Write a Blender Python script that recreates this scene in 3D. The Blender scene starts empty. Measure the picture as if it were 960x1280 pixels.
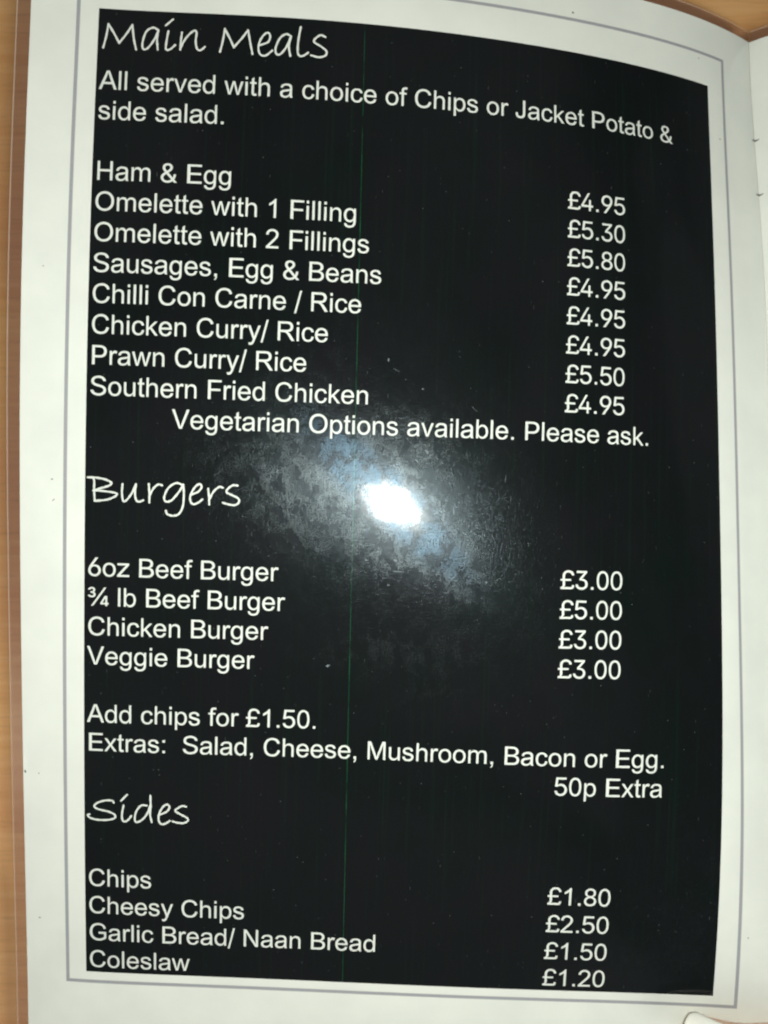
import bpy, bmesh, math, random
import numpy as np
from math import comb, radians, pi
from mathutils import Vector

random.seed(7)
scene = bpy.context.scene
C = scene.collection

# ---------------------------------------------------------------- camera
cam_d = bpy.data.cameras.new('camera')
cam = bpy.data.objects.new('camera', cam_d)
C.objects.link(cam)
TABLE_DEPTH = 345.0                      # mm from the lens down to the table top
cam.location = (0, 0, TABLE_DEPTH / 1000)
cam_d.sensor_fit = 'VERTICAL'
cam_d.sensor_height = 24.0
cam_d.lens = 24.0 * 1100 / 1280
cam_d.clip_start = 0.005
cam_d.clip_end = 50
cam_d.dof.use_dof = True
cam_d.dof.focus_distance = 0.243
cam_d.dof.aperture_fstop = 11
scene.camera = cam

# ---------------------------------------------------------------- light
world = bpy.data.worlds.new('World')
scene.world = world
world.use_nodes = True
wb = world.node_tree.nodes['Background']
_wt = world.node_tree
_tc = _wt.nodes.new('ShaderNodeTexCoord'); _wn = _wt.nodes.new('ShaderNodeTexNoise'); _wr = _wt.nodes.new('ShaderNodeValToRGB')  # made-up patchy surround, added for uneven dim reflections in the gloss
_wn.inputs['Scale'].default_value = 2.2; _wn.inputs['Detail'].default_value = 2; _wn.inputs['Distortion'].default_value = .6
_wr.color_ramp.elements[0].position = .42; _wr.color_ramp.elements[0].color = (.40, .48, .44, 1)
_wr.color_ramp.elements[1].position = .58; _wr.color_ramp.elements[1].color = (1.45, 1.38, 1.45, 1)
_wt.links.new(_tc.outputs['Generated'], _wn.inputs['Vector']); _wt.links.new(_wn.outputs[0], _wr.inputs[0]); _wt.links.new(_wr.outputs[0], wb.inputs['Color'])
wb.inputs['Strength'].default_value = 0.085

def area(name, loc, target, sx, sy, power, col, spin=0.0):
    d = bpy.data.lights.new(name, 'AREA')
    d.shape = 'RECTANGLE'; d.size = sx; d.size_y = sy
    d.energy = power; d.color = col
    o = bpy.data.objects.new(name, d)
    C.objects.link(o)
    o.location = loc
    q = (Vector(target) - Vector(loc)).to_track_quat('-Z', 'Y')
    o.rotation_euler = q.to_euler()
    o.rotation_euler.rotate_axis('Z', spin)
    return o

# the phone's own flash, 2 cm beside the lens
FLASH = (0.0195, -0.0115, TABLE_DEPTH / 1000 + 0.001)
area('phone_flash', FLASH, (0.010, -0.005, 0.1), 0.0185, 0.0130, 0.80, (0.97, 1.0, 0.95), radians(-45))
# daylight from windows either side of the table, low enough to stay out of the sheet's reflections
area('window_light', (-1.5, -.5, 1.0), (0, -.05, .08), 1.0, 1.0, 10, (1.0, .98, .92))
area('window_light', (1.25, -1.45, .85), (0, 0, .08), 1.0, .9, 17, (.98, 1.0, .96))

vs = scene.view_settings
vs.view_transform = 'Standard'; vs.look = 'None'; vs.exposure = 0; vs.gamma = 1
scene.cycles.filter_width = 2.15
scene.cycles.max_bounces = 6

# ---------------------------------------------------------------- the bent sheet
# control net of the sheet in millimetres (x right, y down, z away from the lens)
NET = np.array([[[-100.18, -160.91, 232.61],[-101.3, -114.58, 230.64],[-103.57, -68.38, 232.91],[-106.02, -19.96, 226.83],[-104.51, 23.39, 247.09],[-109.81, 70.51, 242.7],[-108.82, 116.43,
254.76],[-110.75, 162.71, 257.17]],[[-64.79, -159.63, 242.04],[-65.73, -113.93, 246.84],[-71.99, -63.14, 233.44],[-59.94, -28.22, 244.05],[-75.79, 34.06, 214.88],[-69.61, 68.7,
254.66],[-74.37, 118.89, 240.72],[-74.6, 164.52, 251.03]],[[-25.52, -158.99, 229.0],[-32.26, -108.5, 245.71],[-11.17, -80.65, 173.55],[-53.85, 4.54, 264.47],[-19.67, 8.44,
261.67],[-39.7, 81.77, 214.78],[-34.57, 116.59, 262.25],[-37.25, 164.47, 260.38]],[[7.11, -156.61, 252.16],[16.65, -118.22, 190.81],[-24.95, -39.73, 370.68],[32.9, -54.49,
140.73],[-7.86, 56.42, 254.66],[5.39, 58.23, 283.37],[-0.83, 126.3, 220.83],[-0.98, 165.47, 256.34]],[[44.97, -156.59, 245.26],[39.13, -106.65, 271.85],[64.94, -76.52,
140.93],[31.43, -1.52, 321.92],[32.27, 20.54, 195.51],[42.62, 80.1, 243.44],[36.9, 120.27, 249.8],[35.16, 167.79, 253.07]],[[82.26, -154.66, 256.59],[81.55, -108.92, 248.1],[76.93,
-63.68, 265.73],[72.21, -11.1, 229.22],[94.88, 21.02, 249.02],[69.56, 81.91, 213.38],[74.26, 121.95, 254.08],[72.83, 168.34, 257.25]],[[112.79, -152.37, 276.49],[111.87, -106.07,
272.55],[113.72, -60.15, 262.63],[114.22, -16.26, 252.35],[105.93, 33.78, 270.3],[114.63, 76.28, 242.68],[110.58, 124.13, 247.02],[108.76, 170.31, 250.27]]])
NU, NV = 6, 7
U0, U1, V0, V1 = -25.0, 195.0, -25.0, 300.0
EM, LEAD = 7.139, 1.145 * 7.139
PANEL_W, PANEL_H = 178.0, 267.26
FL, FR, FT, FB = -5.39, 184.45, -10.02, 270.25      # the grey border round the panel
PL, PR, PT, PB = -17.59, 197.99, -21.0, 291.0       # the paper
RIM = 3.3                                           # clear laminate beyond the paper

def _b(n, t, d=0):
    if d == 0:
        return np.array([comb(n, i) * t**i * (1 - t)**(n - i) for i in range(n + 1)]).T
    b = _b(n - 1, t); z = np.zeros((len(b), 1))
    return n * (np.hstack([z, b]) - np.hstack([b, z]))

def surf(u, v, h=0.0):
    """page millimetres -> world metres; h lifts off the sheet towards the reader (mm)"""
    u = np.asarray(u, float); v = np.asarray(v, float); h = np.broadcast_to(np.asarray(h, float), u.shape)
    tu = (u - U0) / (U1 - U0); tv = (v - V0) / (V1 - V0)
    P = np.einsum('pi,pj,ijk->pk', _b(NU, tu), _b(NV, tv), NET)
    A = np.einsum('pi,pj,ijk->pk', _b(NU, tu, 1), _b(NV, tv), NET)
    B = np.einsum('pi,pj,ijk->pk', _b(NU, tu), _b(NV, tv, 1), NET)
    n = -np.cross(A, B); n /= np.linalg.norm(n, axis=1)[:, None]
    P = P + n * h[:, None]
    return np.stack([P[:, 0], -P[:, 1], TABLE_DEPTH - P[:, 2]], 1) / 1000

_ft = {}
def right_surf(s, v, h=0.0):
    """facing page: s = millimetres from the fold; climbs steeply, then flattens"""
    s = np.asarray(s, float); v = np.asarray(v, float); h = np.broadcast_to(np.asarray(h, float), s.shape)
    base = surf(np.full(len(v), PR), v)
    t0 = surf(np.full(len(v), PR), v - 1); t1 = surf(np.full(len(v), PR), v + 1)
    T = t1 - t0; T /= np.linalg.norm(T, axis=1)[:, None]
    out = np.zeros((len(s), 3)); nor = np.zeros((len(s), 3))
    K = 24
    acc = np.zeros((len(s), 3))
    for k in range(K):
        q = s * (k + .5) / K
        a = radians(44) * np.exp(-q / 40.0) - radians(3)
        D = np.stack([np.cos(a), np.zeros_like(a), np.sin(a)], 1)
        D -= T * (D * T).sum(1)[:, None]; D /= np.linalg.norm(D, axis=1)[:, None]
        acc += D * (s / K / 1000)[:, None]
    n = -np.cross(T, D); n /= np.linalg.norm(n, axis=1)[:, None]
    n *= np.sign(n[:, 2])[:, None]
    return base + acc + n * h[:, None] / 1000

# ---------------------------------------------------------------- helpers
def mesh_obj(name, verts, faces, mat, parent=None, uv=None, smooth=True):
    me = bpy.data.meshes.new(name)
    me.from_pydata([tuple(map(float, p)) for p in verts], [], [tuple(f) for f in faces])
    if uv is not None:
        l = me.uv_layers.new(name='UVMap')
        uv = np.asarray(uv, float)
        idx = np.empty(len(me.loops), dtype=np.int32); me.loops.foreach_get('vertex_index', idx)
        l.data.foreach_set('uv', uv[idx].astype(np.float32).ravel())
    if smooth: me.polygons.foreach_set('use_smooth', [True] * len(me.polygons))
    me.materials.append(mat); me.update()
    o = bpy.data.objects.new(name, me); C.objects.link(o)
    if parent: o.parent = parent
    return o

def grid(u0, u1, v0, v1, step, off=0):
    nu = max(1, int(math.ceil((u1 - u0) / step))); nv = max(1, int(math.ceil((v1 - v0) / step)))
    us, vv = np.meshgrid(np.linspace(u0, u1, nu + 1), np.linspace(v0, v1, nv + 1))
    f = []
    for j in range(nv):
        for i in range(nu):
            a = off + j * (nu + 1) + i
            f.append((a, a + nu + 1, a + nu + 2, a + 1))
    return us.ravel(), vv.ravel(), f

def sheet(name, rects, h, mat, parent, step=2.5, fn=surf):
    U = []; V = []; F = []; n = 0
    for r in rects:
        u, v, f = grid(*r, step, n); U.append(u); V.append(v); F += f; n += len(u)
    U = np.concatenate(U); V = np.concatenate(V)
    return mesh_obj(name, fn(U, V, h), F, mat, parent, np.stack([U, V], 1))

def slab(name, rect, h0, h1, mat, parent, step=2.5, fn=surf, uvoff=0):
    """a sheet with real thickness between heights h0 < h1"""
    u, v, f = grid(*rect, step)
    n = len(u); nu = max(1, int(math.ceil((rect[1] - rect[0]) / step))); nv = max(1, int(math.ceil((rect[3] - rect[2]) / step)))
    top = fn(u, v, h1); bot = fn(u, v, h0)
    F = list(f) + [tuple(n + i for i in reversed(q)) for q in f]
    b = [i for i in range(nu + 1)] + [j * (nu + 1) + nu for j in range(1, nv + 1)] + [nv * (nu + 1) + i for i in range(nu - 1, -1, -1)] + [j * (nu + 1) for j in range(nv - 1, 0, -1)]
    m = len(b)
    for k in range(m):
        a, c = 2 * n + k, 2 * n + (k + 1) % m
        F.append((a, c, m + c, m + a))
    UV = np.stack([u + uvoff, v], 1)
    o = mesh_obj(name, np.vstack([top, bot, top[b], bot[b]]), F, mat, parent, np.vstack([UV, UV, UV[b], UV[b]]))
    return o

class N:
    """small node-tree builder"""
    def __init__(s, name):
        s.m = bpy.data.materials.new(name); s.m.use_nodes = True
        s.t = s.m.node_tree; s.t.nodes.clear()
        s.out = s.n('ShaderNodeOutputMaterial')
    def n(s, kind, **kw):
        x = s.t.nodes.new(kind)
        for k, v in kw.items():
            if k.startswith('i_'):
                key = k[2:]
                x.inputs[int(key) if key.isdigit() else key.replace('_', ' ')].default_value = v
            else: setattr(x, k, v)
        return x
    def l(s, a, b): s.t.links.new(a, b)
    def math(s, op, a, b=None, c=None, clamp=False):
        x = s.n('ShaderNodeMath', operation=op, use_clamp=clamp)
        for i, q in enumerate((a, b, c)):
            if q is None: continue
            if isinstance(q, (int, float)): x.inputs[i].default_value = q
            else: s.l(q, x.inputs[i])
        return x.outputs[0]
    def uv(s): return s.n('ShaderNodeTexCoord').outputs['UV']
    def mapped(s, vec, scale=(1, 1, 1), rot=0, loc=(0, 0, 0)):
        m = s.n('ShaderNodeMapping'); s.l(vec, m.inputs['Vector'])
        m.inputs['Scale'].default_value = scale; m.inputs['Rotation'].default_value = (0, 0, rot); m.inputs['Location'].default_value = loc
        return m.outputs[0]
    def noise(s, vec, scale, detail=3, rough=.55, dist=0):
        x = s.n('ShaderNodeTexNoise'); s.l(vec, x.inputs['Vector'])
        x.inputs['Scale'].default_value = scale; x.inputs['Detail'].default_value = detail
        x.inputs['Roughness'].default_value = rough; x.inputs['Distortion'].default_value = dist
        return x.outputs[0]
    def ramp(s, fac, a, b, ca=(0, 0, 0, 1), cb=(1, 1, 1, 1)):
        x = s.n('ShaderNodeValToRGB'); s.l(fac, x.inputs[0])
        x.color_ramp.elements[0].position = a; x.color_ramp.elements[1].position = b
        x.color_ramp.elements[0].color = ca; x.color_ramp.elements[1].color = cb
        return x.outputs[0]
    def mixc(s, fac, a, b):
        x = s.n('ShaderNodeMix', data_type='RGBA')
        for q, sock in ((fac, x.inputs[0]), (a, x.inputs[6]), (b, x.inputs[7])):
            if isinstance(q, (int, float)): sock.default_value = q
            elif isinstance(q, tuple): sock.default_value = q
            else: s.l(q, sock)
        return x.outputs[2]

# wiped grease patches, set round the flash spot to paint in its haze, (u, v, half length, half width, angle, strength) in page mm
HAZE_SMEARS = [(80.5, 128, 24, 5.0, radians(43), 3.2),       # wipe carrying the painted glare streak down to the right
          (55, 123, 19, 8, radians(6), 1.2),            # hazy area left of it
          (64, 137, 14, 6, radians(25), .7),
          (82, 129, 10, 10, 0, 1.6),  # round halo painted in at the flash spot
          (92, 113, 9, 5, radians(25), .9),
          (72, 114, 11, 5, radians(-10), .8),
          (101.5, 150, 5, 4, radians(60), 2.2),
          (88, 145, 12, 4, radians(-6), 1.1),
          (84, 172, 16, 5, 0, .8), (95, 183, 8, 4, 0, .4)]

def plastic(b, base_shader, gain=1.0):
    """clear laminate over a printed layer: sharp coat, greasy patches with the flash haze painted in, soft bloom lobe, fine scratches"""
    uv = b.uv()
    # fine structure
    g1 = b.noise(b.mapped(uv, (1, 1, 1)), 2.6, 3, .75)
    s1 = b.noise(b.mapped(uv, (4.0, .45, 1), radians(8)), 1.0, 2, .6)
    s2 = b.noise(b.mapped(uv, (.45, 3.6, 1), radians(-38)), 1.0, 2, .6)
    s3 = b.noise(b.mapped(uv, (3.8, .5, 1), radians(47)), 1.0, 2, .6)
    big = b.noise(uv, .11, 5, .62, .6)
    fine = b.math('MULTIPLY', b.math('ADD', s1, b.math('ADD', s2, s3)), .3333)
    lines = b.math('MAXIMUM', b.ramp(s1, .56, .68), b.math('MAXIMUM', b.ramp(s2, .58, .70), b.ramp(s3, .58, .70)))
    grain = b.math('MULTIPLY', b.ramp(g1, .49, .66), 1.3)
    cloud = b.ramp(b.noise(b.mapped(uv, (1, .75, 1), radians(20)), .24, 4, .6, .5), .44, .66)
    tex = b.math('ADD', b.math('MULTIPLY', b.math('ADD', b.math('MULTIPLY', lines, 1.2), b.math('MULTIPLY', grain, 1.5)), 1.0), .05)
    tex = b.math('MULTIPLY', tex, b.math('ADD', b.math('MULTIPLY', cloud, 1.8), .07))
    sep = b.n('ShaderNodeSeparateXYZ'); b.l(uv, sep.inputs[0])
    total = None
    for (cu, cv, L, Wd, a, k) in HAZE_SMEARS:
        du = b.math('SUBTRACT', sep.outputs[0], cu); dv = b.math('SUBTRACT', sep.outputs[1], cv)
        x = b.math('ADD', b.math('MULTIPLY', du, math.cos(a) / L), b.math('MULTIPLY', dv, math.sin(a) / L))
        y = b.math('ADD', b.math('MULTIPLY', du, -math.sin(a) / Wd), b.math('MULTIPLY', dv, math.cos(a) / Wd))
        r = b.math('ADD', b.math('MULTIPLY', x, x), b.math('MULTIPLY', y, y))
        e = b.math('MULTIPLY', b.math('POWER', 2.718, b.math('MULTIPLY', r, -1.0)), k)
        if total is None: first = e
        total = e if total is None else b.math('ADD', total, e)
    patch = b.math('MULTIPLY', b.ramp(big, .36, .66), 1.0)
    haze_smear = b.math('MULTIPLY', b.math('MULTIPLY', total, b.math('ADD', b.math('MULTIPLY', patch, 1.5), .22)), tex)
    faint = b.math('MULTIPLY', b.math('ADD', b.ramp(b.noise(uv, .05, 4, .6), .40, .70), .5), b.math('MULTIPLY', tex, .08))
    hx = b.math('MULTIPLY', b.math('ADD', haze_smear, faint), gain * .95)
    haze = b.math('DIVIDE', hx, b.math('ADD', hx, 1.25))
    bump = b.n('ShaderNodeBump'); bump.inputs['Strength'].default_value = .03; bump.inputs['Distance'].default_value = .0004
    b.l(b.noise(uv, .35, 2, .5), bump.inputs['Height'])
    sharp = b.n('ShaderNodeBsdfGlossy'); sharp.inputs['Roughness'].default_value = .07; sharp.inputs['Color'].default_value = (1, 1, 1, 1)
    b.l(bump.outputs[0], sharp.inputs['Normal'])
    hb = b.n('ShaderNodeBump'); hb.inputs['Strength'].default_value = .8; hb.inputs['Distance'].default_value = .0001
    b.l(fine, hb.inputs['Height'])
    hz = b.n('ShaderNodeBsdfGlossy'); hz.inputs['Roughness'].default_value = .275; b.l(b.mixc(b.math('MULTIPLY', first, 1.1, clamp=True), (.80, .93, .95, 1), (.48, .76, 1, 1)), hz.inputs['Color'])  # bluer along the streak, the glare's tint put into the lobe colour
    b.l(hb.outputs[0], hz.inputs['Normal'])
    fr = b.n('ShaderNodeFresnel'); fr.inputs['IOR'].default_value = 1.49
    soft = b.n('ShaderNodeBsdfGlossy'); soft.inputs['Roughness'].default_value = .185; soft.inputs['Color'].default_value = (.72, .90, 1, 1)  # broad bluish lobe standing in for lens bloom round the flash
    b.l(hb.outputs[0], soft.inputs['Normal'])
    coat = b.n('ShaderNodeMixShader'); coat.inputs[0].default_value = .20; b.l(sharp.outputs[0], coat.inputs[1]); b.l(soft.outputs[0], coat.inputs[2])
    top = b.n('ShaderNodeMixShader'); b.l(haze, top.inputs[0]); b.l(coat.outputs[0], top.inputs[1]); b.l(hz.outputs[0], top.inputs[2])
    m = b.n('ShaderNodeMixShader'); b.l(fr.outputs[0], m.inputs[0]); b.l(base_shader, m.inputs[1]); b.l(top.outputs[0], m.inputs[2])
    b.l(m.outputs[0], b.out.inputs[0])
    return b.m

def mat_paper(name, col, col2):
    b = N(name); uv = b.uv()
    c = b.mixc(b.ramp(b.noise(uv, .06, 5, .6), .3, .7), col, col2)
    c = b.mixc(b.math('MULTIPLY', b.ramp(b.noise(uv, 1.6, 3, .7), .35, .75), .10), c, (col[0] * .82, col[1] * .84, col[2] * .84, 1))
    d = b.n('ShaderNodeBsdfDiffuse'); b.l(c, d.inputs[0])
    return plastic(b, d.outputs[0], .5)

def mat_black():
    b = N('black_print'); uv = b.uv()
    c = b.mixc(b.ramp(b.noise(uv, .035, 4, .6), .35, .65), (.0048, .0046, .0056, 1), (.0022, .0052, .0044, 1))
    # toner grain
    g = b.ramp(b.noise(uv, 3.2, 2, .7), .35, .75)
    c = b.mixc(b.math('MULTIPLY', g, .55), c, (.0105, .0118, .0116, 1))
    # vertical toner banding
    bands = b.ramp(b.noise(b.mapped(uv, (.9, .012, 1)), 1.0, 3, .6), .55, .75)
    c = b.mixc(b.math('MULTIPLY', bands, .35), c, (.004, .018, .010, 1))
    # the toner thins towards the printed edge on the left
    # dust
    vo = b.n('ShaderNodeTexVoronoi'); b.l(uv, vo.inputs['Vector']); vo.inputs['Scale'].default_value = .62
    d0 = b.math('LESS_THAN', vo.outputs['Distance'], .10)
    sepc = b.n('ShaderNodeSeparateColor'); b.l(vo.outputs['Color'], sepc.inputs[0])
    keep = b.math('GREATER_THAN', sepc.outputs[0], .80)
    amt = b.math('MULTIPLY', b.math('MULTIPLY', d0, keep), b.math('MULTIPLY', sepc.outputs[1], sepc.outputs[1]))
    c = b.mixc(b.math('MULTIPLY', amt, .4), c, (.17, .19, .19, 1))
    # short bright scratches
    sc = b.noise(b.mapped(uv, (3.2, .35, 1), radians(12)), 1.0, 1, .4)
    sc2 = b.noise(uv, .12, 3, .5)
    s = b.math('MULTIPLY', b.ramp(sc, .76, .80), b.ramp(sc2, .5, .66))
    c = b.mixc(b.math('MULTIPLY', s, .35), c, (.20, .22, .22, 1))
    d = b.n('ShaderNodeBsdfDiffuse'); b.l(c, d.inputs[0])
    return plastic(b, d.outputs[0], 1.0)

def mat_flat(name, col, gain=.4, var=.15, scale=1.2):
    b = N(name); uv = b.uv()
    c = b.mixc(b.ramp(b.noise(uv, scale, 4, .65), .3, .7), col, tuple(x * (1 - var) for x in col[:3]) + (1,))
    d = b.n('ShaderNodeBsdfDiffuse'); b.l(c, d.inputs[0])
    return plastic(b, d.outputs[0], gain)

M_PAPER = mat_paper('laminated_paper', (.745, .765, .69, 1), (.685, .705, .64, 1))
M_TEXT = mat_paper('unprinted_lettering', (.71, .735, .665, 1), (.63, .66, .60, 1))
M_BLACK = mat_black()
M_BORDER = mat_flat('grey_border_print', (.36, .365, .375, 1), .4, .16, 2.0)
M_GREEN = mat_flat('green_toner_fault', (.008, .10, .040, 1), .6, .9, .12)
M_SPECK = mat_flat('dark_speck', (.10, .09, .08, 1), .3)
M_STEEL = mat_flat('dull_staple', (.16, .16, .14, 1), .3)

def mat_film():
    b = N('clear_laminate_edge')
    tr = b.n('ShaderNodeBsdfTransparent'); tr.inputs[0].default_value = (.96, .87, .85, 1)
    d = b.n('ShaderNodeBsdfDiffuse'); d.inputs[0].default_value = (.30, .22, .22, 1)
    gl = b.n('ShaderNodeBsdfGlossy'); gl.inputs['Roughness'].default_value = .2
    m1 = b.n('ShaderNodeMixShader'); m1.inputs[0].default_value = .10; b.l(tr.outputs[0], m1.inputs[1]); b.l(d.outputs[0], m1.inputs[2])
    fr = b.n('ShaderNodeFresnel'); fr.inputs['IOR'].default_value = 1.49
    m = b.n('ShaderNodeMixShader'); b.l(fr.outputs[0], m.inputs[0]); b.l(m1.outputs[0], m.inputs[1]); b.l(gl.outputs[0], m.inputs[2])
    b.l(m.outputs[0], b.out.inputs[0]); return b.m
def mat_filmedge():
    b = N('laminate_cut_edge')
    tr = b.n('ShaderNodeBsdfTransparent'); tr.inputs[0].default_value = (.9, .85, .8, 1)
    d = b.n('ShaderNodeBsdfDiffuse'); d.inputs[0].default_value = (.62, .50, .42, 1)
    m1 = b.n('ShaderNodeMixShader'); m1.inputs[0].default_value = .5; b.l(tr.outputs[0], m1.inputs[1]); b.l(d.outputs[0], m1.inputs[2])
    b.l(m1.outputs[0], b.out.inputs[0]); return b.m
M_FILM = mat_film(); M_FEDGE = mat_filmedge()

# ---------------------------------------------------------------- table
def mat_wood():
    b = N('pale_wood'); tc = b.n('ShaderNodeTexCoord').outputs['Object']
    g = b.noise(b.mapped(tc, (9, 160, 30), radians(-38)), 1.0, 6, .6, .8)
    fine = b.noise(b.mapped(tc, (60, 900, 60), radians(-38)), 1.0, 3, .6)
    big = b.noise(tc, 16, 3, .5)
    c = b.mixc(b.ramp(g, .35, .68), (.78, .41, .15, 1), (.90, .55, .24, 1))
    c = b.mixc(b.math('MULTIPLY', b.ramp(big, .4, .65), .45), c, (.66, .30, .14, 1))
    c = b.mixc(b.math('MULTIPLY', b.ramp(fine, .55, .75), .35), c, (.30, .16, .07, 1))
    p = b.n('ShaderNodeBsdfPrincipled'); b.l(c, p.inputs['Base Color']); p.inputs['Roughness'].default_value = .42
    bp = b.n('ShaderNodeBump'); bp.inputs['Strength'].default_value = .15; bp.inputs['Distance'].default_value = .0005
    b.l(fine, bp.inputs['Height']); b.l(bp.outputs[0], p.inputs['Normal'])
    b.l(p.outputs[0], b.out.inputs[0]); return b.m

bm = bmesh.new(); bmesh.ops.create_cube(bm, size=1)
for v in bm.verts: v.co = Vector((v.co.x * 1.2, v.co.y * .8, v.co.z * .03 - .015))
bmesh.ops.bevel(bm, geom=bm.edges[:], offset=.003, segments=3, affect='EDGES')
me = bpy.data.meshes.new('table_top'); bm.to_mesh(me); bm.free(); me.materials.append(mat_wood())
table = bpy.data.objects.new('table_top', me); C.objects.link(table)
table['label'] = 'pale warm-brown wooden table top lying under the open menu'
table['category'] = 'table'

# ---------------------------------------------------------------- menu booklet
menu = bpy.data.objects.new('menu', None); C.objects.link(menu)
menu.empty_display_size = .02
menu['label'] = 'laminated cafe menu held open, white page with black panel of prices'
menu['category'] = 'menu'

page = slab('page', (PL, PR, PT, PB), -.45, 0, M_PAPER, menu)
page['label'] = 'left page with black price panel inside a thin grey border'
facing = slab('facing_page', (0.05, 200, PT, PB), -.45, 0, M_PAPER, menu, 3.5, right_surf, PR)
facing['label'] = 'blank white edge of the right hand page beyond the fold'

def ring(name, u0, u1, v0, v1, w, h, mat, parent, fn=surf, sides='LTBR'):
    r = []
    if 'T' in sides: r.append((u0, u1, v0, v0 + w))
    if 'B' in sides: r.append((u0, u1, v1 - w, v1))
    if 'L' in sides: r.append((u0, u0 + w, v0 + w, v1 - w))
    if 'R' in sides: r.append((u1 - w, u1, v0 + w, v1 - w))
    return sheet(name, r, h, mat, parent, 2.0, fn)

bw = .95
ring('border', FL - bw / 2, FR + bw / 2, FT - bw / 2, FB + bw / 2, bw, .06, M_BORDER, page)['label'] = 'thin grey rectangular border line'

# clear plastic beyond the paper: left strip, top strip, bottom strip, and the facing page's
film = sheet('laminate_edge', [(PL - RIM, PL - .02, PT - RIM, PB + RIM), (PL, PR, PT - RIM, PT - .02), (PL, PR, PB + .02, PB + RIM)], -.2, M_FILM, menu, 2.5)
film['label'] = 'clear plastic margin round the left page'
ring('cut_edge', PL - RIM - .28, PR, PT - RIM - .28, PB + RIM + .28, .26, -.18, M_FEDGE, film, sides='LTB')
film2 = sheet('laminate_edge', [(0.3, 200, PT - RIM, PT - .02)], -.2, M_FILM, menu, 2.5, right_surf)
sheet('laminate_edge', [(0.3, 200, PB + .02, PB + RIM)], -.2, M_FILM, menu, 2.5, right_surf)['label'] = 'clear plastic margin at the foot of the right hand page'
film2['label'] = 'clear plastic margin of the right hand page'
sheet('cut_edge', [(0.3, 200, PT - RIM - .28, PT - RIM - .02)], -.18, M_FEDGE, film2, 2.5, right_surf)

panel = sheet('black_panel', [(0, PANEL_W, 0, PANEL_H)], .06, M_BLACK, menu, 2.5)
panel['label'] = 'black printed panel with white lettering'

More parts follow.
